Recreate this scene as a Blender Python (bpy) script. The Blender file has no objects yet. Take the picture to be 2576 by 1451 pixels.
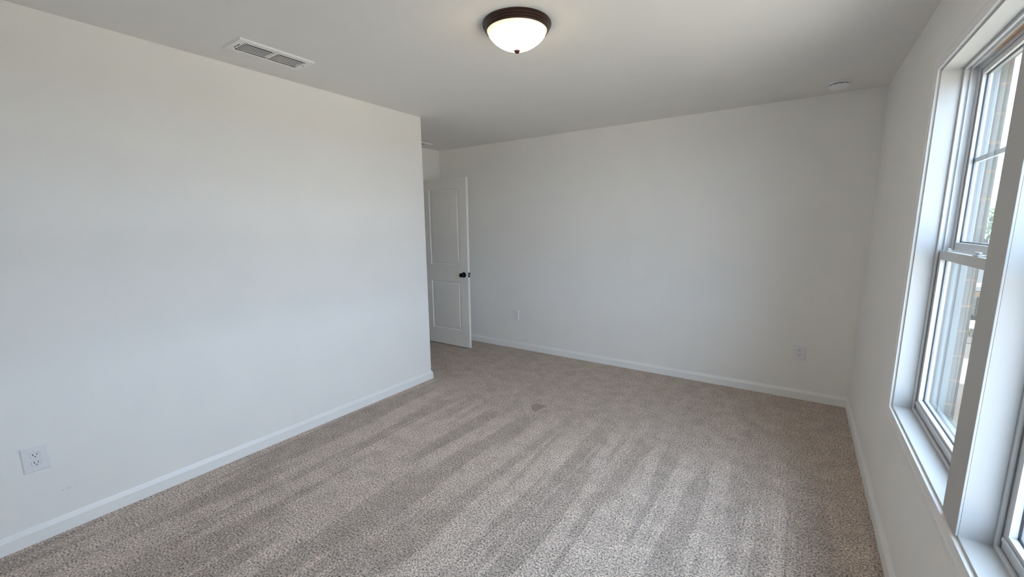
import bpy, bmesh, math, random
from mathutils import Vector, Matrix

random.seed(4)
S = bpy.context.scene
COL = S.collection

# ------------------------------------------------------------------ camera
cam_d = bpy.data.cameras.new('camera')
cam_d.sensor_width = 36.0
cam_d.lens = 36.0 * 1065.7 / 2576.0
cam_d.shift_y = 23.75 / 2576.0
cam_d.clip_start = 0.02
cam_d.clip_end = 300
cam = bpy.data.objects.new('camera', cam_d)
COL.objects.link(cam)
YAW, PITCH, ROLL = -0.59577, 0.16543, -0.00887
F = Vector((math.sin(YAW) * math.cos(PITCH), math.cos(YAW) * math.cos(PITCH), -math.sin(PITCH)))
R0 = Vector((math.cos(YAW), -math.sin(YAW), 0))
U0 = R0.cross(F)
Rv = R0 * math.cos(ROLL) + U0 * math.sin(ROLL)
Uv = -R0 * math.sin(ROLL) + U0 * math.cos(ROLL)
m = Matrix((Rv, Uv, -F)).transposed().to_4x4()
m.translation = Vector((0, 0, 1.4713))
cam.matrix_world = m
S.camera = cam

# ------------------------------------------------------------------ world, sun, exposure
SKY_STRENGTH = 12.4
SUN_STRENGTH = 19.0
w = bpy.data.worlds.new('sky')
S.world = w
w.use_nodes = True
bg = w.node_tree.nodes['Background']
bg.inputs['Color'].default_value = (0.60, 0.76, 1.0, 1)
bg.inputs['Strength'].default_value = SKY_STRENGTH
sun_d = bpy.data.lights.new('sun', 'SUN')
sun_d.energy = SUN_STRENGTH
sun_d.angle = math.radians(0.6)
sun_d.color = (1.0, 0.88, 0.71)
sun = bpy.data.objects.new('sun', sun_d)
COL.objects.link(sun)
sun.rotation_euler = Vector((0.12, 0.45, -1.0)).to_track_quat('-Z', 'Y').to_euler()
S.view_settings.view_transform = 'Standard'
S.view_settings.look = 'None'
S.view_settings.exposure = 0.0
S.view_settings.gamma = 1.0
S.view_settings.use_curve_mapping = False
S.cycles.max_bounces = 14
S.cycles.diffuse_bounces = 11
S.cycles.glossy_bounces = 4
S.cycles.transparent_max_bounces = 24
S.cycles.use_denoising = True
S.cycles.adaptive_threshold = 0.015
S.cycles.sample_clamp_indirect = 12.0
S.cycles.caustics_reflective = False
S.cycles.caustics_refractive = False

# ------------------------------------------------------------------ room numbers (metres)
XL, XR, YF, YB = -2.921, 0.428, 4.219, -1.0
YE, XA, H = 2.871, -3.979, 2.4496
XW = 0.60                                    # outer face of the framed wall
WZ0, WZ1 = 0.62, 2.10                         # window opening
WIN = ((1.68, 2.585), (0.645, 1.55))
DY0, DY1 = 3.137, 3.867                       # doorway in the alcove wall
XHALL = -5.2
GZ = -0.60                                    # ground outside

for (y0, y1) in WIN:                          # sky portals that guide sampling through the openings
    pd = bpy.data.lights.new('window_portal', 'AREA')
    pd.shape = 'RECTANGLE'
    pd.size, pd.size_y = WZ1 - WZ0, y1 - y0
    pd.cycles.is_portal = True
    po = bpy.data.objects.new('window_portal', pd)
    COL.objects.link(po)
    po.location = (XW + 0.06, (y0 + y1) / 2, (WZ0 + WZ1) / 2)
    po.rotation_euler = (0, math.radians(90), 0)

# ------------------------------------------------------------------ materials
def new_mat(name):
    mt = bpy.data.materials.new(name)
    mt.use_nodes = True
    nt = mt.node_tree
    return mt, nt, nt.nodes['Principled BSDF'], nt.nodes['Material Output']

def link(nt, a, b):
    nt.links.new(a, b)

def plain(name, col, rough=0.5, metal=0.0, noise=0.0, nscale=40.0, bump=0.0, bscale=300.0, spec=0.5):
    mt, nt, b, out = new_mat(name)
    b.inputs['Roughness'].default_value = rough
    b.inputs['Metallic'].default_value = metal
    b.inputs['Specular IOR Level'].default_value = spec
    tc = nt.nodes.new('ShaderNodeTexCoord')
    n = nt.nodes.new('ShaderNodeTexNoise')
    n.inputs['Scale'].default_value = nscale
    n.inputs['Detail'].default_value = 4
    link(nt, tc.outputs['Object'], n.inputs['Vector'])
    r = nt.nodes.new('ShaderNodeValToRGB')
    k = noise
    r.color_ramp.elements[0].position = 0.3
    r.color_ramp.elements[1].position = 0.7
    r.color_ramp.elements[0].color = (col[0] * (1 - k), col[1] * (1 - k), col[2] * (1 - k), 1)
    r.color_ramp.elements[1].color = (min(1, col[0] * (1 + k)), min(1, col[1] * (1 + k)), min(1, col[2] * (1 + k)), 1)
    link(nt, n.outputs['Fac'], r.inputs['Fac'])
    link(nt, r.outputs['Color'], b.inputs['Base Color'])
    if bump:
        n2 = nt.nodes.new('ShaderNodeTexNoise')
        n2.inputs['Scale'].default_value = bscale
        n2.inputs['Detail'].default_value = 2
        link(nt, tc.outputs['Object'], n2.inputs['Vector'])
        bp = nt.nodes.new('ShaderNodeBump')
        bp.inputs['Strength'].default_value = bump
        bp.inputs['Distance'].default_value = 0.002
        link(nt, n2.outputs['Fac'], bp.inputs['Height'])
        link(nt, bp.outputs['Normal'], b.inputs['Normal'])
    return mt

M = {}
M['wall'] = plain('wall_paint', (0.875, 0.86, 0.838), 0.75, noise=0.012, nscale=3, bump=0.12, bscale=220, spec=0.25)
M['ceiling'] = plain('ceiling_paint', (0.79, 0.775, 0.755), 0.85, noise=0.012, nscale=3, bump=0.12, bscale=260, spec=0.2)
M['trim'] = plain('trim_paint', (0.885, 0.88, 0.87), 0.38, noise=0.01, nscale=6, spec=0.4)
M['lining'] = plain('darkened_trim_paint', (0.50, 0.50, 0.495), 0.42, noise=0.01, nscale=6, spec=0.4)  # trim white darkened in the colour to offset strong window light
M['door'] = plain('door_paint', (0.90, 0.87, 0.83), 0.45, noise=0.01, nscale=8, spec=0.4)
M['vinyl'] = plain('white_vinyl', (0.62, 0.625, 0.63), 0.35, noise=0.008, nscale=8, spec=0.5)
M['plate'] = plain('white_plastic', (0.83, 0.83, 0.84), 0.35, noise=0.006, nscale=20)
M['gasket'] = plain('dark_gasket', (0.07, 0.07, 0.075), 0.6)
M['scuffmark'] = plain('grey_scuff', (0.42, 0.43, 0.45), 0.7)
M['seam'] = plain('outlet_seam', (0.55, 0.56, 0.58), 0.5)
M['spacer'] = plain('grey_spacer', (0.20, 0.205, 0.215), 0.5, metal=0.0)
M['muntin'] = plain('grey_white_grille', (0.55, 0.57, 0.58), 0.4)
M['black'] = plain('black_hole', (0.012, 0.012, 0.013), 0.7)
M['knob'] = plain('black_metal', (0.012, 0.012, 0.014), 0.38, metal=0.6, noise=0.1)
M['brass'] = plain('latch_bolt_metal', (0.55, 0.5, 0.42), 0.3, metal=1.0)
M['bronze'] = plain('oil_rubbed_bronze', (0.060, 0.036, 0.028), 0.24, metal=0.75, noise=0.1, nscale=30)
M['register'] = plain('register_enamel', (0.83, 0.815, 0.79), 0.4, noise=0.008)
M['duct'] = plain('duct_dark', (0.025, 0.025, 0.025), 0.7)
M['stain'] = plain('bare_wood_patch', (0.66, 0.41, 0.24), 0.7, noise=0.15, nscale=60)
M['bounce_pale'] = plain('pale_bounce_ground', (0.60, 0.53, 0.43), 0.9, noise=0.06, nscale=2, bump=0.3, bscale=60)  # for the added ground that bounces sunlight indoors
M['bounce_grey'] = plain('bounce_grey', (0.30, 0.27, 0.23), 0.95, noise=0.2, nscale=30, bump=0.6, bscale=50)  # for the added strip by the house; tone sets the ceiling bounce
M['ext_frame'] = plain('darkened_outer_frame', (0.165, 0.175, 0.175), 0.5)  # white frame darkened in the colour to mute the outdoor light on it
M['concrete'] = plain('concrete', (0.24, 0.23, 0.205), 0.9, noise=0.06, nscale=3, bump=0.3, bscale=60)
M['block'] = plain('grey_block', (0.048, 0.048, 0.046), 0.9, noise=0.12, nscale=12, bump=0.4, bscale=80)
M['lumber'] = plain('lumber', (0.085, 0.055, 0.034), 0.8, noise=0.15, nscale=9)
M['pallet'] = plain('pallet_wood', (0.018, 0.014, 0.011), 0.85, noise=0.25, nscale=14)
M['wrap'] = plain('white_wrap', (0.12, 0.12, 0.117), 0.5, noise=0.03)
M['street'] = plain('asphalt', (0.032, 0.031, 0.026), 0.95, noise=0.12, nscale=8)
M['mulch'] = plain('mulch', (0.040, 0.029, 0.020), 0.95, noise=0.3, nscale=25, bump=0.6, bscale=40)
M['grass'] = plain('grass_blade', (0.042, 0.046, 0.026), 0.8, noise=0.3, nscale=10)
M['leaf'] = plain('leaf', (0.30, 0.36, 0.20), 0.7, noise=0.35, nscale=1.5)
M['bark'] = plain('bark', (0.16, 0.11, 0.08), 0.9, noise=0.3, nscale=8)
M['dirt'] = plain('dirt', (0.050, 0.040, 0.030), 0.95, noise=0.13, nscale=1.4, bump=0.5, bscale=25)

def carpet_mat():
    mt, nt, b, out = new_mat('carpet')
    b.inputs['Roughness'].default_value = 0.95
    b.inputs['Specular IOR Level'].default_value = 0.1
    N = nt.nodes
    tc = N.new('ShaderNodeTexCoord')
    # tuft grain
    vo = N.new('ShaderNodeTexVoronoi')
    vo.inputs['Scale'].default_value = 165
    vo.inputs['Randomness'].default_value = 1.0
    n1 = N.new('ShaderNodeTexNoise')
    n1.inputs['Scale'].default_value = 115
    n1.inputs['Detail'].default_value = 3
    n1.inputs['Roughness'].default_value = 0.65
    # yarn-tone mottling
    n2 = N.new('ShaderNodeTexNoise')
    n2.inputs['Scale'].default_value = 9
    n2.inputs['Detail'].default_value = 5
    n2.inputs['Roughness'].default_value = 0.6
    # vacuum strokes: long bands along the room, broken by a coarse mask
    mp = N.new('ShaderNodeMapping')
    mp.inputs['Scale'].default_value = (5.2, 0.42, 1.0)
    mp.inputs['Rotation'].default_value = (0, 0, math.radians(2))
    n3 = N.new('ShaderNodeTexNoise')
    n3.inputs['Scale'].default_value = 1.35
    n3.inputs['Detail'].default_value = 3.0
    n3.inputs['Roughness'].default_value = 0.55
    n3.inputs['Distortion'].default_value = 0.25
    for n in (vo, n1, n2, mp):
        link(nt, tc.outputs['Object'], n.inputs['Vector'])
    link(nt, mp.outputs['Vector'], n3.inputs['Vector'])
    r3 = N.new('ShaderNodeValToRGB')
    r3.color_ramp.elements[0].position = 0.465
    r3.color_ramp.elements[1].position = 0.535
    link(nt, n3.outputs['Fac'], r3.inputs['Fac'])
    # strokes stop before the far wall and the alcove
    sx = N.new('ShaderNodeSeparateXYZ')
    link(nt, tc.outputs['Object'], sx.inputs['Vector'])
    n4 = N.new('ShaderNodeTexNoise')
    n4.inputs['Scale'].default_value = 1.8
    n4.inputs['Detail'].default_value = 3
    link(nt, tc.outputs['Object'], n4.inputs['Vector'])
    md = N.new('ShaderNodeMath'); md.operation = 'MULTIPLY_ADD'
    md.inputs[1].default_value = 1.6
    link(nt, n4.outputs['Fac'], md.inputs[0])
    link(nt, sx.outputs['Y'], md.inputs[2])
    mr = N.new('ShaderNodeMapRange')
    mr.inputs['From Min'].default_value = 3.15
    mr.inputs['From Max'].default_value = 3.75
    mr.inputs['To Min'].default_value = 1.0
    mr.inputs['To Max'].default_value = 0.12
    link(nt, md.outputs[0], mr.inputs['Value'])
    # stroke value centred on zero
    ms = N.new('ShaderNodeMath'); ms.operation = 'SUBTRACT'
    link(nt, r3.outputs['Color'], ms.inputs[0]); ms.inputs[1].default_value = 0.5
    mm = N.new('ShaderNodeMath'); mm.operation = 'MULTIPLY'
    link(nt, ms.outputs[0], mm.inputs[0]); link(nt, mr.outputs['Result'], mm.inputs[1])
    # grain value
    g1 = N.new('ShaderNodeMapRange')
    g1.inputs['From Min'].default_value = 0.30; g1.inputs['From Max'].default_value = 0.72
    g1.inputs['To Min'].default_value = 0.10; g1.inputs['To Max'].default_value = 1.54
    link(nt, n1.outputs['Fac'], g1.inputs['Value'])
    s2 = N.new('ShaderNodeMath'); s2.operation = 'MULTIPLY_ADD'
    s2.inputs[1].default_value = 0.25; s2.inputs[2].default_value = 1.0
    link(nt, mm.outputs[0], s2.inputs[0])
    g2 = N.new('ShaderNodeMapRange')
    g2.inputs['From Min'].default_value = 0.3; g2.inputs['From Max'].default_value = 0.7
    g2.inputs['To Min'].default_value = 0.86; g2.inputs['To Max'].default_value = 1.14
    link(nt, n2.outputs['Fac'], g2.inputs['Value'])
    a = N.new('ShaderNodeMath'); a.operation = 'MULTIPLY'
    link(nt, g1.outputs['Result'], a.inputs[0]); link(nt, s2.outputs[0], a.inputs[1])
    a2 = N.new('ShaderNodeMath'); a2.operation = 'MULTIPLY'
    link(nt, a.outputs[0], a2.inputs[0]); link(nt, g2.outputs['Result'], a2.inputs[1])
    # single dark scuff of crushed pile (triangular, in front of the door)
    base = N.new('ShaderNodeMix'); base.data_type = 'RGBA'
    base.inputs[6].default_value = (0.595, 0.50, 0.43, 1)
    base.inputs[7].default_value = (0.695, 0.595, 0.525, 1)
    link(nt, vo.outputs['Color'], base.inputs[0])
    vm = N.new('ShaderNodeVectorMath'); vm.operation = 'SCALE'
    link(nt, base.outputs[2], vm.inputs[0]); link(nt, a2.outputs[0], vm.inputs['Scale'])
    link(nt, vm.outputs['Vector'], b.inputs['Base Color'])
    ad = N.new('ShaderNodeMath'); ad.operation = 'SUBTRACT'
    link(nt, n1.outputs['Fac'], ad.inputs[0])
    vs = N.new('ShaderNodeMath'); vs.operation = 'MULTIPLY'
    link(nt, vo.outputs['Distance'], vs.inputs[0]); vs.inputs[1].default_value = 0.5
    link(nt, vs.outputs[0], ad.inputs[1])
    bp = N.new('ShaderNodeBump')
    bp.inputs['Strength'].default_value = 0.7
    bp.inputs['Distance'].default_value = 0.008
    link(nt, ad.outputs[0], bp.inputs['Height'])
    link(nt, bp.outputs['Normal'], b.inputs['Normal'])
    return mt
M['carpet'] = carpet_mat()
M['scuff'] = plain('crushed_pile', (0.36, 0.29, 0.245), 0.95, noise=0.45, nscale=110, bump=0.6, bscale=160, spec=0.1)

def brick_mat():
    mt, nt, b, out = new_mat('brick')
    b.inputs['Roughness'].default_value = 0.9
    N = nt.nodes
    tc = N.new('ShaderNodeTexCoord')
    sp = N.new('ShaderNodeSeparateXYZ')
    link(nt, tc.outputs['Object'], sp.inputs['Vector'])
    ad = N.new('ShaderNodeMath'); ad.operation = 'ADD'
    link(nt, sp.outputs['X'], ad.inputs[0]); link(nt, sp.outputs['Y'], ad.inputs[1])
    cb = N.new('ShaderNodeCombineXYZ')
    link(nt, ad.outputs[0], cb.inputs['X']); link(nt, sp.outputs['Z'], cb.inputs['Y'])
    bt = N.new('ShaderNodeTexBrick')
    bt.inputs['Scale'].default_value = 1.0
    bt.inputs['Brick Width'].default_value = 0.30
    bt.inputs['Row Height'].default_value = 0.112
    bt.inputs['Mortar Size'].default_value = 0.007
    bt.inputs['Mortar Smooth'].default_value = 0.3
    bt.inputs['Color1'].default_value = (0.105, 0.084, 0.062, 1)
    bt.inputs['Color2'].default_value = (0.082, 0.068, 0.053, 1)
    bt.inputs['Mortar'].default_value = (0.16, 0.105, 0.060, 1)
    link(nt, cb.outputs['Vector'], bt.inputs['Vector'])
    n = N.new('ShaderNodeTexNoise'); n.inputs['Scale'].default_value = 45
    link(nt, tc.outputs['Object'], n.inputs['Vector'])
    mx = N.new('ShaderNodeMix'); mx.data_type = 'RGBA'; mx.blend_type = 'OVERLAY'
    mx.inputs[0].default_value = 0.35
    link(nt, bt.outputs['Color'], mx.inputs[6]); link(nt, n.outputs['Color'], mx.inputs[7])
    link(nt, mx.outputs[2], b.inputs['Base Color'])
    bp = N.new('ShaderNodeBump'); bp.invert = True
    bp.inputs['Strength'].default_value = 0.6; bp.inputs['Distance'].default_value = 0.006
    link(nt, bt.outputs['Fac'], bp.inputs['Height'])
    link(nt, bp.outputs['Normal'], b.inputs['Normal'])
    return mt
M['brick'] = brick_mat()

def glass_mat():
    mt = bpy.data.materials.new('window_glass'); mt.use_nodes = True
    nt = mt.node_tree; nt.nodes.clear()
    out = nt.nodes.new('ShaderNodeOutputMaterial')
    tr = nt.nodes.new('ShaderNodeBsdfTransparent'); tr.inputs['Color'].default_value = (0.965, 0.985, 0.975, 1)
    gl = nt.nodes.new('ShaderNodeBsdfGlossy'); gl.inputs['Roughness'].default_value = 0.01
    gl.inputs['Color'].default_value = (0.95, 0.97, 0.97, 1)
    lw = nt.nodes.new('ShaderNodeLayerWeight'); lw.inputs['Blend'].default_value = 0.5
    p = nt.nodes.new('ShaderNodeMath'); p.operation = 'POWER'; p.inputs[1].default_value = 5.0
    ma = nt.nodes.new('ShaderNodeMath'); ma.operation = 'MULTIPLY_ADD'
    ma.inputs[1].default_value = 0.9; ma.inputs[2].default_value = 0.04
    mx = nt.nodes.new('ShaderNodeMixShader')
    link(nt, lw.outputs['Facing'], p.inputs[0]); link(nt, p.outputs[0], ma.inputs[0])
    link(nt, ma.outputs[0], mx.inputs['Fac'])
    link(nt, tr.outputs[0], mx.inputs[1]); link(nt, gl.outputs[0], mx.inputs[2])
    link(nt, mx.outputs[0], out.inputs['Surface'])
    return mt
M['glass'] = glass_mat()

LAMP_EMIT = 1.2
def lamp_glass():
    mt = bpy.data.materials.new('frosted_lamp_glass'); mt.use_nodes = True
    nt = mt.node_tree; nt.nodes.clear()
    out = nt.nodes.new('ShaderNodeOutputMaterial')
    em = nt.nodes.new('ShaderNodeEmission')
    em.inputs['Color'].default_value = (1.0, 0.80, 0.50, 1); em.inputs['Strength'].default_value = LAMP_EMIT
    tl = nt.nodes.new('ShaderNodeBsdfTranslucent'); tl.inputs['Color'].default_value = (0.9, 0.86, 0.78, 1)
    ad = nt.nodes.new('ShaderNodeAddShader')
    link(nt, em.outputs[0], ad.inputs[0]); link(nt, tl.outputs[0], ad.inputs[1])
    link(nt, ad.outputs[0], out.inputs['Surface'])
    return mt
M['lamp'] = lamp_glass()
def lip_glass():
    mt, nt, b, out = new_mat('lamp_glass_lip')
    b.inputs['Base Color'].default_value = (0.85, 0.80, 0.68, 1)
    b.inputs['Roughness'].default_value = 0.3
    b.inputs['Emission Color'].default_value = (1.0, 0.88, 0.52, 1)
    b.inputs['Emission Strength'].default_value = 0.92
    return mt
M['lamp_lip'] = lip_glass()

# ------------------------------------------------------------------ builders
def add_box(bm, lo, hi, bev=0.0, seg=2):
    vs = [bm.verts.new((x, y, z)) for x in (lo[0], hi[0]) for y in (lo[1], hi[1]) for z in (lo[2], hi[2])]
    fs = [bm.faces.new([vs[i] for i in q]) for q in
          ((0, 1, 3, 2), (4, 6, 7, 5), (0, 4, 5, 1), (2, 3, 7, 6), (0, 2, 6, 4), (1, 5, 7, 3))]
    if bev:
        es = list({e for f in fs for e in f.edges})
        bmesh.ops.bevel(bm, geom=es, offset=bev, segments=seg, affect='EDGES', profile=0.5)

def wloc(o):
    v = Vector((0, 0, 0))
    while o is not None:
        v += o.location
        o = o.parent
    return v

def obj(name, bm, mt, parent=None, smooth=False, label=None, loc=None):
    """One mesh object from world-space geometry; its origin goes to the parent's origin (or loc)."""
    base = wloc(parent) if parent is not None else Vector(loc if loc is not None else (0, 0, 0))
    bmesh.ops.recalc_face_normals(bm, faces=bm.faces[:])
    bmesh.ops.translate(bm, verts=bm.verts[:], vec=-base)
    me = bpy.data.meshes.new(name)
    bm.to_mesh(me); bm.free()
    me.materials.append(mt)
    if smooth:
        for p in me.polygons:
            p.use_smooth = True
        me.set_sharp_from_angle(angle=math.radians(35))
    o = bpy.data.objects.new(name, me)
    COL.objects.link(o)
    if parent is not None:
        o.parent = parent
    else:
        o.location = base
    if label:
        o['label'] = label
    return o

def thing(name, label, cat, loc, group=None, kind=None):
    o = bpy.data.objects.new(name, None)
    o.empty_display_size = 0.05
    COL.objects.link(o)
    o.location = loc
    o['label'] = label
    o['category'] = cat
    if group: o['group'] = group
    if kind: o['kind'] = kind
    return o

def tag(o, label, cat, group=None, kind=None):
    o['label'] = label; o['category'] = cat
    if group: o['group'] = group
    if kind: o['kind'] = kind
    return o

def struct(o, label=None, cat=None):
    o['kind'] = 'structure'
    if label: o['label'] = label
    if cat: o['category'] = cat
    return o

def boxes(name, mt, bs, parent=None, bev=0.0, **k):
    bm = bmesh.new()
    for lo, hi in bs:
        add_box(bm, lo, hi, bev)
    return obj(name, bm, mt, parent, **k)

def sweep(path, prof, prev=None, nxt=None, left=True):
    """Profile (offset, z) swept along a 2-D path with mitred corners; prev/nxt only set the end mitres."""
    bm = bmesh.new()
    pts = [Vector(p) for p in path]
    ext = [Vector(prev) if prev is not None else None] + pts + [Vector(nxt) if nxt is not None else None]
    rings = []
    for i, p in enumerate(pts):
        a, c = ext[i], ext[i + 2]
        ns = []
        for s, e in ((a, p), (p, c)):
            if s is not None and e is not None:
                d = (e - s).normalized()
                ns.append(Vector((-d.y, d.x)) if left else Vector((d.y, -d.x)))
        if len(ns) == 2:
            mi = ns[0] + ns[1]
            mi = mi / max(1e-6, mi.dot(ns[0]))
        else:
            mi = ns[0]
        rings.append([bm.verts.new((p.x + mi.x * o, p.y + mi.y * o, z)) for o, z in prof])
    n = len(prof)
    for r1, r2 in zip(rings, rings[1:]):
        for j in range(n):
            bm.faces.new((r1[j], r1[(j + 1) % n], r2[(j + 1) % n], r2[j]))
    bm.faces.new(rings[0]); bm.faces.new(rings[-1])
    return bm

def frame_ring(bm, y0, y1, z0, z1, prof):
    """Closed profile (offset outward from the rectangle, x) swept round a rectangle in a plane of constant x."""
    n = len(prof)
    cs = [[bm.verts.new((x, ys * o + yc, zs * o + zc)) for o, x in prof]
          for yc, zc, ys, zs in ((y0, z0, -1, -1), (y1, z0, 1, -1), (y1, z1, 1, 1), (y0, z1, -1, 1))]
    for k in range(4):
        a, b = cs[k], cs[(k + 1) % 4]
        for j in range(n):
            bm.faces.new((a[j], a[(j + 1) % n], b[(j + 1) % n], b[j]))

def rect_prof(o0, o1, x0, x1):
    return [(o0, x0), (o1, x0), (o1, x1), (o0, x1)]

def add_lathe(bm, prof, c, axis='Z', seg=48, cap=True):
    rings = []
    for r, h in prof:
        ring = []
        if r < 1e-6:
            r = 1e-5
        for i in range(seg):
            a = 2 * math.pi * i / seg
            u, v = r * math.cos(a), r * math.sin(a)
            if axis == 'Z': p = (c[0] + u, c[1] + v, c[2] + h)
            elif axis == 'Y': p = (c[0] + u, c[1] + h, c[2] + v)
            else: p = (c[0] + h, c[1] + u, c[2] + v)
            ring.append(bm.verts.new(p))
        rings.append(ring)
    for a, b in zip(rings, rings[1:]):
        for i in range(seg):
            bm.faces.new((a[i], a[(i + 1) % seg], b[(i + 1) % seg], b[i]))
    if cap:
        bm.faces.new(rings[0]); bm.faces.new(rings[-1])

# ------------------------------------------------------------------ room shell
T = 0.12
struct(boxes('floor', M['carpet'], [((XHALL - T, YB - T, -0.10), (XW, YF + T, 0.0))]),
       'grey beige cut-pile carpet with vacuum strokes', 'floor')
struct(boxes('ceiling', M['ceiling'], [((XHALL - T, YB - T, H), (XW, YF + T, H + 0.15))]),
       'plain off-white painted ceiling', 'ceiling')
struct(boxes('wall_far', M['wall'], [((XHALL, YF, 0), (XW, YF + T, H))]), 'pale painted wall facing the camera', 'wall')
# left wall block: room side, alcove return and the solid behind them
struct(boxes('wall_left', M['wall'], [((XL - T, YB, 0), (XL, YE, H)), ((XA - T, YE - T, 0), (XL - T, YE, H))]),
       'long pale painted wall on the left, ending at the alcove corner', 'wall')
struct(boxes('wall_alcove', M['wall'], [((XA - T, YE, 0), (XA, DY0 - 0.02, H)),
                                        ((XA - T, DY1 + 0.02, 0), (XA, YF, H)),
                                        ((XA - T, DY0 - 0.02, 2.07), (XA, DY1 + 0.02, H))]),
       'alcove end wall with the doorway', 'wall')
struct(boxes('wall_back', M['wall'], [((XL - T, YB - T, 0), (XW, YB, H))]), 'pale painted wall behind the camera', 'wall')
struct(boxes('wall_hall', M['wall'], [((XHALL - T, YE - T, 0), (XHALL, YF + T, H)), ((XHALL, YE - T, 0), (XA - T, YE, H))]),
       'hall wall beyond the doorway', 'wall')
LN = 0.018                                    # thickness of the window linings
ya, yb = WIN[1][0] - LN, WIN[0][1] + LN
za, zb = WZ0 - LN, WZ1 + LN
struct(boxes('wall_right', M['wall'], [((XR, YB, 0), (XW, ya, H)), ((XR, yb, 0), (XW, YF, H)),
                                       ((XR, ya, 0), (XW, yb, za)), ((XR, ya, zb), (XW, yb, H)),
                                       ((XR + 0.006, WIN[1][1] + LN, za), (XW, WIN[0][0] - LN, zb))]),
       'pale painted window wall on the right', 'wall')
# brick outside
BX = 0.634
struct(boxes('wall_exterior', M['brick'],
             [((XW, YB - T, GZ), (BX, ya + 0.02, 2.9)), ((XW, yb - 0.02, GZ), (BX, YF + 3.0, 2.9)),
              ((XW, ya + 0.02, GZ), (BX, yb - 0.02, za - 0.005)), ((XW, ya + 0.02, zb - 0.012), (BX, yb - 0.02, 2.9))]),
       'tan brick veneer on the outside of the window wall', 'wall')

PATCH = [(-1.758, 2.876), (-1.725, 2.912), (-1.635, 2.917), (-1.647, 2.845), (-1.666, 2.769), (-1.722, 2.805)]
flr = bpy.data.objects['floor']
bm = bmesh.new()
vs = [bm.verts.new((x, y, 0.0004)) for x, y in PATCH]
f = bm.faces.new(vs)
r = bmesh.ops.extrude_face_region(bm, geom=[f])
bmesh.ops.translate(bm, verts=[v for v in r['geom'] if isinstance(v, bmesh.types.BMVert)], vec=(0, 0, 0.0006))
obj('crushed_pile_patch', bm, M['scuff'], flr, label='small dark patch of crushed pile')

# ------------------------------------------------------------------ baseboards
BP = [(0, 0), (0.014, 0), (0.014, 0.058), (0.0125, 0.062), (0.005, 0.077), (0.003, 0.082), (0, 0.082)]
struct(obj('baseboard_right', sweep([(XR, YB), (XR, YF)], BP, (XL, YB), (XA, YF)), M['trim']), 'white baseboard under the windows', 'baseboard')
struct(obj('baseboard_far', sweep([(XR, YF), (XA, YF)], BP, (XR, YB), (XA, DY1)), M['trim']), 'white baseboard along the far wall', 'baseboard')
struct(obj('baseboard_left', sweep([(XA, YE), (XL, YE), (XL, YB)], BP, (XA, DY0), (XR, YB)), M['trim']),
       'white baseboard wrapping the left wall corner', 'baseboard')
struct(obj('baseboard_alcove', sweep([(XA, DY0 - 0.065), (XA, YE)], BP, None, (XL, YE)), M['trim']), 'white baseboard beside the doorway', 'baseboard')
struct(obj('baseboard_alcove_end', sweep([(XA, YF), (XA, DY1 + 0.065)], BP, (XL, YF), None), M['trim']), 'short white baseboard behind the open door', 'baseboard')
struct(obj('baseboard_back', sweep([(XL, YB), (XR, YB)], BP, (XL, YE), (XR, YF)), M['trim']), 'white baseboard behind the camera', 'baseboard')

# ------------------------------------------------------------------ windows
CAS = [(0.009, 0.0), (0.009, 0.009), (0.0105, 0.0112), (0.013, 0.0120), (0.0165, 0.0112), (0.018, 0.0085),
       (0.0215, 0.0085), (0.023, 0.0100), (0.044, 0.0112), (0.0455, 0.0130), (0.050, 0.0140),
       (0.060, 0.0140), (0.064, 0.0132), (0.066, 0.0105), (0.066, 0.0)]
bm = bmesh.new()
frame_ring(bm, WIN[1][0], WIN[0][1], WZ0, WZ1, [(o, XR - p) for o, p in CAS])
struct(obj('trim_1', bm, M['trim'], smooth=True), 'white moulded casing framing both windows', 'trim')
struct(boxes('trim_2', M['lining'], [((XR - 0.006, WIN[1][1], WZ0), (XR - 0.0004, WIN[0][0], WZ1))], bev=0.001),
       'flat white mullion board between the two windows', 'trim')

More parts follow.
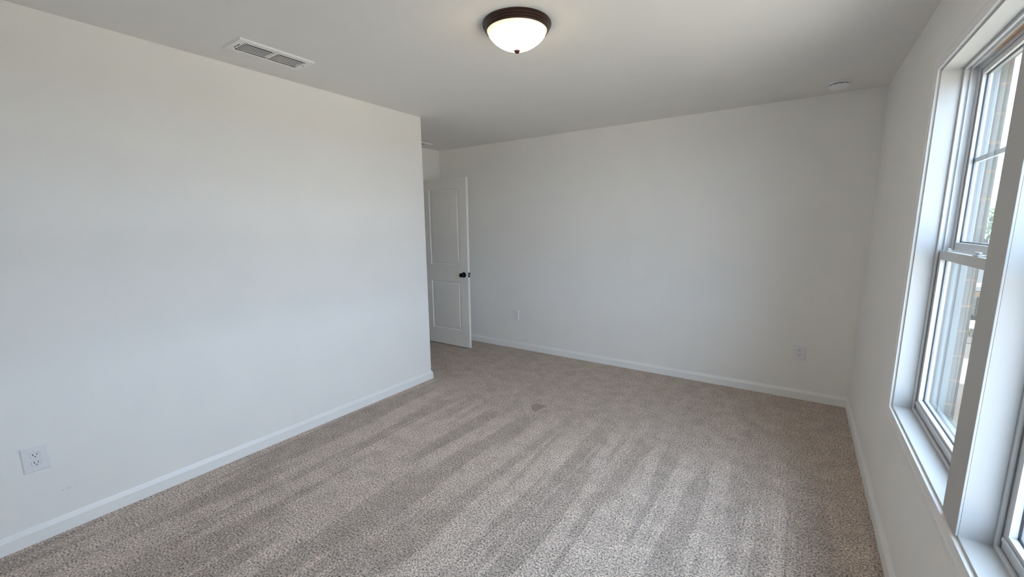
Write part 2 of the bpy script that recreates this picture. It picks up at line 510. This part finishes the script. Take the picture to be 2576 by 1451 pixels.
def window(name, y0, y1, label, patch=False):
    t = thing(name, label, 'window', (XR, (y0 + y1) / 2, WZ0), kind='structure')
    X0 = 0.494
    ext = LN
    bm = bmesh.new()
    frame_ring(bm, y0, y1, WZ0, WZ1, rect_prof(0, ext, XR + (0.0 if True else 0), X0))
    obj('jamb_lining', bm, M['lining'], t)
    # vinyl frame: stepped liner, from the room to the outside
    bm = bmesh.new()
    pr = [(ext, X0), (-0.008, X0), (-0.011, X0 + 0.002), (-0.011, X0 + 0.007), (-0.005, X0 + 0.009),
          (-0.005, 0.5135), (-0.014, 0.5145), (-0.014, 0.5185), (-0.006, 0.5195),
          (-0.006, 0.537), (-0.022, 0.5385), (-0.022, 0.5425), (ext, 0.5425)]
    frame_ring(bm, y0, y1, WZ0, WZ1, pr)
    obj('window_frame', bm, M['vinyl'], t)
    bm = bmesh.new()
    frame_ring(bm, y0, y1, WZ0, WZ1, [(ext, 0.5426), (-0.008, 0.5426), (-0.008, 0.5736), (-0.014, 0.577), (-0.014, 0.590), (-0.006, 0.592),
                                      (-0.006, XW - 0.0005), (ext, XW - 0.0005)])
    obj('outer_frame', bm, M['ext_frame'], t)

    def sash(nm, x0, x1, z0, z1, st, rb, rt, xg, grid=False):
        bm = bmesh.new()
        gy0, gy1, gz0, gz1 = y0 + st, y1 - st, z0 + rb, z1 - rt
        oy = 0.009
        e = 0.003
        # stiles and rails with an eased inner edge
        for lo, hi in (((x0, y0 + oy, z0), (x1, gy0, z1)), ((x0, gy1, z0), (x1, y1 - oy, z1)),
                       ((x0, gy0, z0), (x1, gy1, gz0)), ((x0, gy0, gz1), (x1, gy1, z1))):
            add_box(bm, lo, hi)
        bmesh.ops.remove_doubles(bm, verts=bm.verts[:], dist=1e-5)
        s = obj(nm, bm, M['vinyl'], t)
        bm = bmesh.new()
        frame_ring(bm, gy0, gy1, gz0, gz1, rect_prof(-0.0015, 0.0, xg - 0.0016, xg - 0.0002))
        obj('gasket', bm, M['gasket'], s)
        bm = bmesh.new()
        frame_ring(bm, gy0, gy1, gz0, gz1, rect_prof(-0.006, -0.0005, xg + 0.002, xg + 0.0075))
        obj('spacer', bm, M['spacer'], s)
        bm = bmesh.new()
        add_box(bm, (xg, gy0 + 0.0004, gz0 + 0.0004), (xg + 0.011, gy1 - 0.0004, gz1 - 0.0004))
        obj('glass_pane', bm, M['glass'], s)
        if grid:
            zc, yc = (gz0 + gz1) / 2, (gy0 + gy1) / 2
            boxes('muntin', M['muntin'], [((xg + 0.003, gy0 + 0.0065, zc - 0.009), (xg + 0.007, gy1 - 0.0065, zc + 0.009)),
                                          ((xg + 0.003, yc - 0.009, gz0 + 0.0065), (xg + 0.007, yc + 0.009, zc - 0.009)),
                                          ((xg + 0.003, yc - 0.009, zc + 0.009), (xg + 0.007, yc + 0.009, gz1 - 0.0065))], s)
        return s
    low = sash('lower_sash', 0.505, 0.536, WZ0 + 0.006, 1.356, 0.040, 0.052, 0.037, 0.522)
    up = sash('upper_sash', 0.544, 0.572, 1.345, WZ1 - 0.009, 0.040, 0.046, 0.036, 0.5565, grid=True)
    # lift rail along the foot of the lower sash, stopping short of the liner
    boxes('lift_rail', M['vinyl'], [((0.499, y0 + 0.022, WZ0 + 0.034), (0.5049, y1 - 0.022, WZ0 + 0.046))], low, bev=0.0015)
    for yy in (y1 - 0.088, y0 + 0.088):
        bm = bmesh.new()
        add_box(bm, (0.508, yy - 0.022, 1.3562), (0.530, yy + 0.022, 1.3605), 0.0015)
        add_box(bm, (0.511, yy - 0.010, 1.3605), (0.522, yy + 0.008, 1.3680), 0.002)
        obj('tilt_latch', bm, M['vinyl'], low)
    yc = (y0 + y1) / 2
    bm = bmesh.new()
    add_box(bm, (0.508, yc - 0.028, 1.3562), (0.534, yc + 0.028, 1.362), 0.002)
    add_box(bm, (0.513, yc - 0.012, 1.362), (0.523, yc + 0.036, 1.371), 0.003)
    obj('sash_lock', bm, M['vinyl'], low)
    if patch:
        bm = bmesh.new()
        z = WZ1 - 0.0062
        vs = [bm.verts.new(p) for p in ((0.5215, y1 - 0.16, z), (0.5345, y1 - 0.24, z), (0.5365, y1 - 0.46, z), (0.5205, y1 - 0.46, z))]
        f = bm.faces.new(vs)
        r = bmesh.ops.extrude_face_region(bm, geom=[f])
        bmesh.ops.translate(bm, verts=[v for v in r['geom'] if isinstance(v, bmesh.types.BMVert)], vec=(0, 0, -0.0015))
        obj('tape_patch', bm, M['stain'], t, label='tan strip on the underside of the head')
    return t

window('window_1', WIN[0][0], WIN[0][1], 'far white sash window, left of the mullion board', patch=True)
window('window_2', WIN[1][0], WIN[1][1], 'near white sash window, right of the mullion board, cut by the picture edge')

# ------------------------------------------------------------------ doorway trim and open door
JB = 0.02
struct(boxes('door_2', M['trim'], [((XA - T - 0.002, DY0 - JB, 0), (XA + 0.002, DY0, 2.05)), ((XA - T - 0.002, DY1, 0), (XA + 0.002, DY1 + JB, 2.05)),
                                   ((XA - T - 0.002, DY0 - JB, 2.05), (XA + 0.002, DY1 + JB, 2.07))]), 'white jamb of the doorway behind the alcove corner', 'door jamb')
def casing_u(bm, y0, y1, zt, prof):
    n = len(prof)
    cs = [[bm.verts.new((XA + p, y, z)) for o, p in prof for (y, z) in [(yc + ys * o, zc + zs * o)]]
          for yc, zc, ys, zs in ((y0, 0.0, -1, 0), (y0, zt, -1, 1), (y1, zt, 1, 1), (y1, 0.0, 1, 0))]
    for a, b in zip(cs, cs[1:]):
        for j in range(n):
            bm.faces.new((a[j], a[(j + 1) % n], b[(j + 1) % n], b[j]))
    bm.faces.new(cs[0]); bm.faces.new(cs[-1])
bm = bmesh.new()
casing_u(bm, DY0 - 0.004, DY1 + 0.004, 2.056, [(o, p) for o, p in CAS])
struct(obj('trim_3', bm, M['trim'], smooth=True), 'white moulded casing round the doorway', 'trim')

DX0, DX1 = XA + 0.0135, -3.2532
DYN, DYF_ = 3.8675, 3.9025                     # door faces towards / away from the camera
DZ0, DZ1 = 0.012, 2.044
door = thing('door_1', 'open white two-panel interior door standing in the alcove', 'door', ((DX0 + DX1) / 2, DYN, DZ0), kind='structure')
def door_slab():
    bm = bmesh.new()
    xs = [DX0, DX0 + 0.112, DX1 - 0.118, DX1]
    zs = [DZ0, 0.2135, 0.8225, 1.022, 1.930, DZ1]
    for side, yy, s in ((0, DYN, 1), (1, DYF_, -1)):
        V = [[bm.verts.new((x, yy, z)) for z in zs] for x in xs]
        for i in range(3):
            for j in range(5):
                q = [V[i][j], V[i + 1][j], V[i + 1][j + 1], V[i][j + 1]]
                if i == 1 and j in (1, 3):
                    loops = [q]
                    x0, x1, z0, z1 = xs[1], xs[2], zs[j], zs[j + 1]
                    for ins, dep in ((0.003, 0.007), (0.012, 0.0115), (0.017, 0.0115), (0.036, 0.0035)):
                        loops.append([bm.verts.new(p) for p in ((x0 + ins, yy + s * dep, z0 + ins), (x1 - ins, yy + s * dep, z0 + ins),
                                                               (x1 - ins, yy + s * dep, z1 - ins), (x0 + ins, yy + s * dep, z1 - ins))])
                    for a, b in zip(loops, loops[1:]):
                        for k in range(4):
                            bm.faces.new((a[k], a[(k + 1) % 4], b[(k + 1) % 4], b[k]))
                    bm.faces.new(loops[-1])
                else:
                    bm.faces.new(q)
        if side == 0: VN = V
        else: VF = V
    for i in range(3):
        bm.faces.new((VN[i][0], VN[i + 1][0], VF[i + 1][0], VF[i][0]))
        bm.faces.new((VN[i][-1], VN[i + 1][-1], VF[i + 1][-1], VF[i][-1]))
    for j in range(5):
        bm.faces.new((VN[0][j], VN[0][j + 1], VF[0][j + 1], VF[0][j]))
        bm.faces.new((VN[-1][j], VN[-1][j + 1], VF[-1][j + 1], VF[-1][j]))
    return bm
obj('door_panel', door_slab(), M['door'], door)
KX, KZ = -3.316, 0.912
for yy, s in ((DYN, -1), (DYF_, 1)):
    bm = bmesh.new()
    add_lathe(bm, [(0.0325, 0), (0.0325, s * 0.004), (0.029, s * 0.008), (0.014, s * 0.010), (0.012, s * 0.028), (0.017, s * 0.032),
                   (0.024, s * 0.040), (0.0265, s * 0.050), (0.0245, s * 0.059), (0.016, s * 0.065), (0.004, s * 0.067)], (KX, yy, KZ), 'Y', 32)
    obj('door_knob', bm, M['knob'], door, smooth=True, label='round black door knob')
bm = bmesh.new()
add_box(bm, (DX1, 3.8725, KZ - 0.029), (DX1 + 0.0018, 3.8975, KZ + 0.029), 0.0008)
lp = obj('latch_plate', bm, M['knob'], door, label='black latch plate on the door edge')
bm = bmesh.new()
add_lathe(bm, [(0.0075, 0.0018), (0.0075, 0.010), (0.005, 0.0125)], (DX1, 3.885, KZ), 'X', 20)
obj('latch_bolt', bm, M['brass'], lp, smooth=True)

# ------------------------------------------------------------------ ceiling light
LX, LY = -1.240, 1.893
lamp = thing('ceiling_light', 'lit flush ceiling light with bronze rim and white glass bowl', 'ceiling light', (LX, LY, H))
bm = bmesh.new()
add_lathe(bm, [(0.166, 0.0), (0.168, -0.003), (0.168, -0.008), (0.164, -0.010), (0.164, -0.013), (0.1625, -0.018), (0.1585, -0.0195), (0.1585, -0.0225),
               (0.157, -0.028), (0.153, -0.0295), (0.153, -0.032), (0.1515, -0.036), (0.149, -0.0375), (0.1475, -0.0365), (0.1475, -0.004), (0.0, -0.004)],
          (LX, LY, H), 'Z', 96)
obj('canopy_rim', bm, M['bronze'], lamp, smooth=True, label='dark bronze stepped rim')
bm = bmesh.new()
RB, ZT, ZB = 0.1465, -0.028, -0.121
pr = []
for i in range(37):
    a = math.radians(90 * i / 36)
    pr.append((RB * math.cos(a) ** 1.25 if i < 36 else 0.0, ZT + (ZB - ZT) * math.sin(a) ** 1.25))
CUT = 7
add_lathe(bm, pr[CUT:], (LX, LY, H), 'Z', 96, cap=False)
obj('glass_bowl', bm, M['lamp'], lamp, smooth=True, label='glowing frosted white glass bowl')
bm = bmesh.new()
add_lathe(bm, pr[:CUT + 1], (LX, LY, H), 'Z', 96, cap=False)
obj('glass_lip', bm, M['lamp_lip'], lamp, smooth=True, label='dimmer yellowish lip of the glass bowl')
bm = bmesh.new()
add_lathe(bm, [(0.004, -0.114), (0.0140, -0.117), (0.0155, -0.120), (0.0150, -0.123), (0.0115, -0.129), (0.006, -0.1325), (0.001, -0.1335)], (LX, LY, H), 'Z', 32)
obj('finial', bm, M['bronze'], lamp, smooth=True, label='small bronze finial')
for i, (dx, dy) in enumerate(((0.05, 0.03), (-0.05, -0.03))):
    pd = bpy.data.lights.new('bulb', 'POINT')
    pd.energy = 16.0
    pd.color = (1.0, 0.80, 0.55)
    pd.shadow_soft_size = 0.028
    po = bpy.data.objects.new('bulb', pd)
    COL.objects.link(po)
    po.parent = lamp
    po.location = (dx, dy, -0.062)

# ------------------------------------------------------------------ ceiling registers
def register(x1, y0, label):
    """Ceiling register; x1 is its window-side edge, y0 its near end."""
    x0, y1 = x1 - 0.192, y0 + 0.412
    t = thing('ceiling_vent', label, 'ceiling vent', ((x0 + x1) / 2, (y0 + y1) / 2, H), group='ceiling registers')
    bm = bmesh.new()
    ix0, ix1 = x0 + 0.036, x1 - 0.038
    a0, a1 = y0 + 0.040, (y0 + y1) / 2 - 0.007
    b0, b1 = (y0 + y1) / 2 + 0.007, y1 - 0.036
    zt, zb = H, H - 0.0105
    # bevelled outer border
    outer = [bm.verts.new(p) for p in ((x0, y0, zt), (x1, y0, zt), (x1, y1, zt), (x0, y1, zt))]
    inner = [bm.verts.new(p) for p in ((x0 + 0.003, y0 + 0.003, zb), (x1 - 0.003, y0 + 0.003, zb), (x1 - 0.003, y1 - 0.003, zb), (x0 + 0.003, y1 - 0.003, zb))]
    for k in range(4):
        bm.faces.new((outer[k], outer[(k + 1) % 4], inner[(k + 1) % 4], inner[k]))
    # flat face with two openings
    xs = [x0 + 0.003, ix0, ix1, x1 - 0.003]
    ys = [y0 + 0.003, a0, a1, b0, b1, y1 - 0.003]
    V = [[bm.verts.new((x, y, zb)) for y in ys] for x in xs]
    for i in range(3):
        for j in range(5):
            if i == 1 and j in (1, 3):
                continue
            bm.faces.new((V[i][j], V[i + 1][j], V[i + 1][j + 1], V[i][j + 1]))
    bmesh.ops.remove_doubles(bm, verts=bm.verts[:], dist=1e-5)
    obj('vent_frame', bm, M['register'], t)
    bm = bmesh.new()
    for (u0, u1) in ((a0, a1), (b0, b1)):
        vs = [bm.verts.new(p) for p in ((ix0, u0, H - 0.0004), (ix1, u0, H - 0.0004), (ix1, u1, H - 0.0004), (ix0, u1, H - 0.0004))]
        bm.faces.new(vs)
        r = bmesh.ops.extrude_face_region(bm, geom=bm.faces[-1:])
        bmesh.ops.translate(bm, verts=[v for v in r['geom'] if isinstance(v, bmesh.types.BMVert)], vec=(0, 0, -0.0008))
    obj('duct_opening', bm, M['duct'], t, label='dark opening behind the slats')
    n = 6
    pitch = (ix1 - ix0) / n
    for (u0, u1) in ((a0, a1), (b0, b1)):
        for k in range(n - 1):
            xc = ix0 + pitch * (k + 1)
            bm = bmesh.new()
            segs = 10
            lo, hi = [], []
            for s in range(segs + 1):
                f = s / segs
                y = u0 + (u1 - u0) * f
                bend = 0.010 * max(0.0, 1 - f / 0.16) ** 2      # slats curl at their near end
                x = xc + bend
                lo.append(y); hi.append(x)
            prev = None
            for y, x in zip(lo, hi):
                ring = [bm.verts.new(p) for p in ((x - 0.0040, y, H - 0.0109), (x - 0.0048, y, H - 0.0103),
                                                  (x + 0.0022, y, H - 0.0091), (x + 0.0030, y, H - 0.0096))]
                if prev:
                    for j in range(4):
                        bm.faces.new((prev[j], prev[(j + 1) % 4], ring[(j + 1) % 4], ring[j]))
                else:
                    bm.faces.new(ring)
                prev = ring
            bm.faces.new(prev)
            obj('slat', bm, M['register'], t)
    boxes('damper_slot', M['black'], [((ix0 + 0.020, a0 - 0.0125, zb - 0.0004), (ix1 - 0.030, a0 - 0.0085, zb + 0.0005))], t)
    boxes('damper_lever', M['plate'], [((ix0 + 0.010, a0 - 0.016, zb - 0.012), (ix0 + 0.018, a0 - 0.006, zb))], t, bev=0.002)
    bm = bmesh.new()
    add_lathe(bm, [(0.0035, 0), (0.0035, -0.0012), (0.002, -0.0018)], ((x0 + x1) / 2, y1 - 0.020, zb), 'Z', 16)
    obj('screw', bm, M['spacer'], t)
    return t
register(-2.480, 1.184, 'white slatted air register on the ceiling near the left wall')
register(-3.702, 3.408, 'white ceiling register half hidden behind the alcove corner')

# ------------------------------------------------------------------ smoke detector
SX, SY = 0.128, 3.925
sd = thing('smoke_detector', 'round white smoke detector on the ceiling near the far right corner', 'smoke detector', (SX, SY, H))
bm = bmesh.new()
add_lathe(bm, [(0.063, 0), (0.064, -0.002), (0.064, -0.010), (0.062, -0.012), (0.001, -0.012)], (SX, SY, H), 'Z', 64)
obj('mounting_base', bm, M['plate'], sd, smooth=True)
bm = bmesh.new()
add_lathe(bm, [(0.056, -0.012), (0.056, -0.0165), (0.001, -0.0165)], (SX, SY, H), 'Z', 64)
obj('vent_slit', bm, M['black'], sd, smooth=True, label='dark slit round the body')
bm = bmesh.new()
add_lathe(bm, [(0.060, -0.0165), (0.0605, -0.019), (0.058, -0.028), (0.050, -0.036), (0.036, -0.040), (0.001, -0.041)], (SX, SY, H), 'Z', 64)
obj('detector_cover', bm, M['plate'], sd, smooth=True)
for i in range(10):
    a = 2 * math.pi * (i + 0.35) / 10
    c, sn = math.cos(a), math.sin(a)
    bm = bmesh.new()
    add_box(bm, (0.0570, -0.0016, -0.0205), (0.0612, 0.0016, -0.0115))
    for v in bm.verts:
        x, y = v.co.x, v.co.y
        v.co = (SX + x * c - y * sn, SY + x * sn + y * c, v.co.z + H)
    obj('rib', bm, M['plate'], sd)

# ------------------------------------------------------------------ outlets
def outlet(c, axis, label):
    """Duplex outlet centred at c; axis 'x+' faces +x (on the left wall), 'y-' faces -y (on the far wall)."""
    t = thing('wall_outlet', label, 'outlet', c, group='duplex outlets low on the walls')
    def P(u, v, d):
        return (c[0] + d, c[1] + u, c[2] + v) if axis == 'x+' else (c[0] + u, c[1] - d, c[2] + v)
    def prism(bm, pts, d0, d1, ins=0.0, dm=None):
        n = len(pts)
        rows = [(d0, 0.0)] + ([(dm, 0.0)] if dm is not None else []) + [(d1, ins)]
        R = []
        cu = sum(p[0] for p in pts) / n; cv = sum(p[1] for p in pts) / n
        for d, i in rows:
            ring = []
            for u, v in pts:
                du, dv = u - cu, v - cv
                L = max(1e-6, math.hypot(du, dv))
                if n == 4:
                    ring.append(bm.verts.new(P(u - math.copysign(i, du), v - math.copysign(i, dv), d)))
                else:
                    ring.append(bm.verts.new(P(u - du / L * i, v - dv / L * i, d)))
            R.append(ring)
        for a, b in zip(R, R[1:]):
            for k in range(n):
                bm.faces.new((a[k], a[(k + 1) % n], b[(k + 1) % n], b[k]))
        bm.faces.new(R[0]); bm.faces.new(R[-1])
    hw, hh = 0.0445, 0.0625
    bm = bmesh.new()
    prism(bm, [(-hw, -hh), (hw, -hh), (hw, hh), (-hw, hh)], 0.0, 0.0062, 0.0045, 0.0020)
    obj('cover_plate', bm, M['plate'], t)
    for s in (1, -1):
        cv = s * 0.0195
        bm = bmesh.new()
        pts = []
        for i in range(32):
            a = 2 * math.pi * i / 32
            u = 0.0172 * math.cos(a); v = 0.0172 * math.sin(a)
            pts.append((u, cv + max(-0.0135, min(0.0135, v))))
        prism(bm, [(u * 1.06, cv + (v - cv) * 1.08) for u, v in pts], 0.0058, 0.0063)
        obj('receptacle_seam', bm, M['seam'], t)
        bm = bmesh.new()
        prism(bm, pts, 0.0060, 0.0076, 0.0010)
        rc = obj('receptacle', bm, M['plate'], t)
        for u, hgt in ((-0.0065, 0.0046), (0.0065, 0.0038)):
            bm = bmesh.new()
            prism(bm, [(u - 0.0013, cv + 0.003 - hgt), (u + 0.0013, cv + 0.003 - hgt), (u + 0.0013, cv + 0.003 + hgt), (u - 0.0013, cv + 0.003 + hgt)], 0.0070, 0.0078)
            obj('slot', bm, M['black'], rc)
        bm = bmesh.new()
        prism(bm, [(0.0026 * math.cos(2 * math.pi * i / 12), cv - 0.0075 + 0.0024 * math.sin(2 * math.pi * i / 12)) for i in range(12)], 0.0070, 0.0078)
        obj('ground_hole', bm, M['black'], rc)
    bm = bmesh.new()
    prism(bm, [(0.003 * math.cos(2 * math.pi * i / 14), 0.003 * math.sin(2 * math.pi * i / 14)) for i in range(14)], 0.0060, 0.0068, 0.0008)
    obj('screw', bm, M['plate'], t)
    return t
outlet((XL, 0.267, 0.409), 'x+', 'white duplex outlet on the left wall, closest to the camera')
outlet((-2.805, YF, 0.416), 'y-', 'small white outlet on the far wall beside the open door')
outlet((0.0693, YF, 0.4065), 'y-', 'white outlet on the far wall near the window corner')

# small scuff mark on the left wall and the crushed patch of pile in the carpet
bm = bmesh.new()
for (u0, u1, v) in ((0.326, 0.340, 0.2075), (0.346, 0.362, 0.2085)):
    vs = [bm.verts.new(p) for p in ((XL + 0.0004, u0, v), (XL + 0.0004, (u0 + u1) / 2, v - 0.0012), (XL + 0.0004, u1, v + 0.0008), (XL + 0.0004, (u0 + u1) / 2, v + 0.0012))]
    f = bm.faces.new(vs)
    r = bmesh.ops.extrude_face_region(bm, geom=[f])
    bmesh.ops.translate(bm, verts=[v_ for v_ in r['geom'] if isinstance(v_, bmesh.types.BMVert)], vec=(-0.0003, 0, 0))
o = obj('wall_scuff', bm, M['scuffmark'])
tag(o, 'tiny grey scuff on the left wall below the outlet', 'scuff mark')

# ------------------------------------------------------------------ outside
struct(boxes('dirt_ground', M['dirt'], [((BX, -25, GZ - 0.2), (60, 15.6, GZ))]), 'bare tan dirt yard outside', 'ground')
struct(boxes('bounce_strip', M['bounce_grey'], [((BX, -12, GZ), (2.6, 4.75, GZ + 0.015))]), 'added grey ground strip, unseen, setting the bounce onto the ceiling', 'bounce_grey')  # unseen, added for a weaker light bounce close to the windows
struct(boxes('bounce_slab', M['bounce_pale'], [((2.6, -12, GZ), (18, 4.75, GZ + 0.02))]), 'added wide pale ground slab, unseen, bouncing warm light in at the windows', 'bounce_slab')  # unseen reflector ground, added to warm the upper walls
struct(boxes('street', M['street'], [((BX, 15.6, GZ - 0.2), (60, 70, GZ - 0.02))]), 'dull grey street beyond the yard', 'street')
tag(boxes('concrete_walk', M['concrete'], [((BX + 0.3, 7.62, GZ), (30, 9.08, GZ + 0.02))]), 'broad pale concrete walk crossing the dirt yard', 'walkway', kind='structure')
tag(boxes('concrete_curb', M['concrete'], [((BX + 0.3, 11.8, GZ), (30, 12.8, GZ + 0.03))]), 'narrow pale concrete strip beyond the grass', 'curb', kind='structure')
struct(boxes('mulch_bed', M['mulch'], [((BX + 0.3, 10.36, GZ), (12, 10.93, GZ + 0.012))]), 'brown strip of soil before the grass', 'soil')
bm = bmesh.new()
for i in range(5200):
    x = random.uniform(1.8, 6.0); y = random.uniform(10.95, 11.78)
    a = random.uniform(0, math.pi); hh = random.uniform(0.03, 0.07); ww = 0.006
    dx, dy = math.cos(a) * ww, math.sin(a) * ww
    lx, ly = random.uniform(-0.02, 0.02), random.uniform(-0.02, 0.02)
    vs = [bm.verts.new(p) for p in ((x - dx, y - dy, GZ - 0.002), (x + dx, y + dy, GZ - 0.002), (x + lx, y + ly, GZ + hh))]
    bm.faces.new(vs)
o = obj('grass_strip', bm, M['grass'])
tag(o, 'strip of sparse dull green grass between soil and concrete', 'grass', kind='stuff')

PX0, PX1, PY0, PY1 = 2.7, 4.3, 12.95, 13.95
pal = thing('pallet', 'dark wooden pallet under the grey blocks', 'pallet', ((PX0 + PX1) / 2, (PY0 + PY1) / 2, GZ))
for k in range(3):
    yy = PY0 + 0.06 + k * 0.40
    boxes('runner', M['pallet'], [((PX0, yy, GZ), (PX1, yy + 0.08, GZ + 0.09))], pal)
for k in range(7):
    xx = PX0 + 0.02 + k * 0.24
    boxes('deck_board', M['pallet'], [((xx, PY0, GZ + 0.09), (xx + 0.12, PY1, GZ + 0.11))], pal)
k = 0
names = ['left', 'middle', 'right']
for row in range(2):
    for i in range(3):
        x0 = PX0 + 0.03 + i * 0.52
        z0 = GZ + 0.11 + row * 0.2
        bm = bmesh.new()
        add_box(bm, (x0, PY0 + 0.02, z0), (x0 + 0.50, PY1 - 0.02, z0 + 0.197), 0.012)
        o = obj('concrete_block', bm, M['block'], loc=(x0 + 0.25, (PY0 + PY1) / 2, z0))
        tag(o, 'grey concrete block, %s of the %s course on the pallet' % (names[i], ('lower', 'upper')[row]), 'block', group='concrete blocks on the pallet')
for i in range(5):
    y0 = PY0 + 0.04 + i * 0.18
    bm = bmesh.new()
    add_box(bm, (PX0 - 0.2, y0, GZ + 0.508), (PX1 + 0.2, y0 + 0.15, GZ + 0.60), 0.004)
    o = obj('lumber_board', bm, M['lumber'], loc=((PX0 + PX1) / 2, y0 + 0.075, GZ + 0.508))
    tag(o, 'orange tan lumber board lying on the grey blocks', 'board', group='lumber boards on the blocks')
bm = bmesh.new()
add_box(bm, (PX0 + 0.1, PY0 + 0.15, GZ + 0.60), (PX1 - 0.1, PY1 - 0.2, GZ + 0.74), 0.03, 3)
o = obj('wrapped_bundle', bm, M['wrap'], loc=((PX0 + PX1) / 2, (PY0 + PY1) / 2, GZ + 0.60))
tag(o, 'white wrapped bundle on top of the lumber boards', 'bundle')

def tree(x, y, h, label):
    t = thing('tree', label, 'tree', (x, y, GZ - 0.02), group='trees beyond the street')
    bm = bmesh.new()
    add_lathe(bm, [(0.16, 0), (0.12, h * 0.2), (0.09, h * 0.45), (0.03, h * 0.75)], (x, y, GZ - 0.02), 'Z', 10)
    obj('trunk', bm, M['bark'], t, smooth=True)
    bm = bmesh.new()
    blobs = [(random.uniform(-.22, .22) * h, random.uniform(-.22, .22) * h, random.uniform(.4, .85) * h, random.uniform(.12, .2) * h) for _ in range(9)]
    for i in range(2200):
        bx, by, bz, br = random.choice(blobs)
        d = Vector((random.gauss(0, 1), random.gauss(0, 1), random.gauss(0, 1))).normalized() * br * random.uniform(.55, 1.0)
        p = Vector((x + bx, y + by, GZ + bz)) + d
        u = Vector((random.gauss(0, 1), random.gauss(0, 1), random.gauss(0, 1))).normalized() * 0.10
        v = u.cross(Vector((random.gauss(0, 1), random.gauss(0, 1), random.gauss(0, 1)))).normalized() * 0.06
        bm.faces.new([bm.verts.new(p + q) for q in (-u, v, u, -v)])
    obj('foliage', bm, M['leaf'], t)
tree(9.4, 38.0, 3.5, 'green leafy tree nearest the wall edge beyond the street')
tree(13.5, 41.0, 4.1, 'taller green tree further out beyond the street')
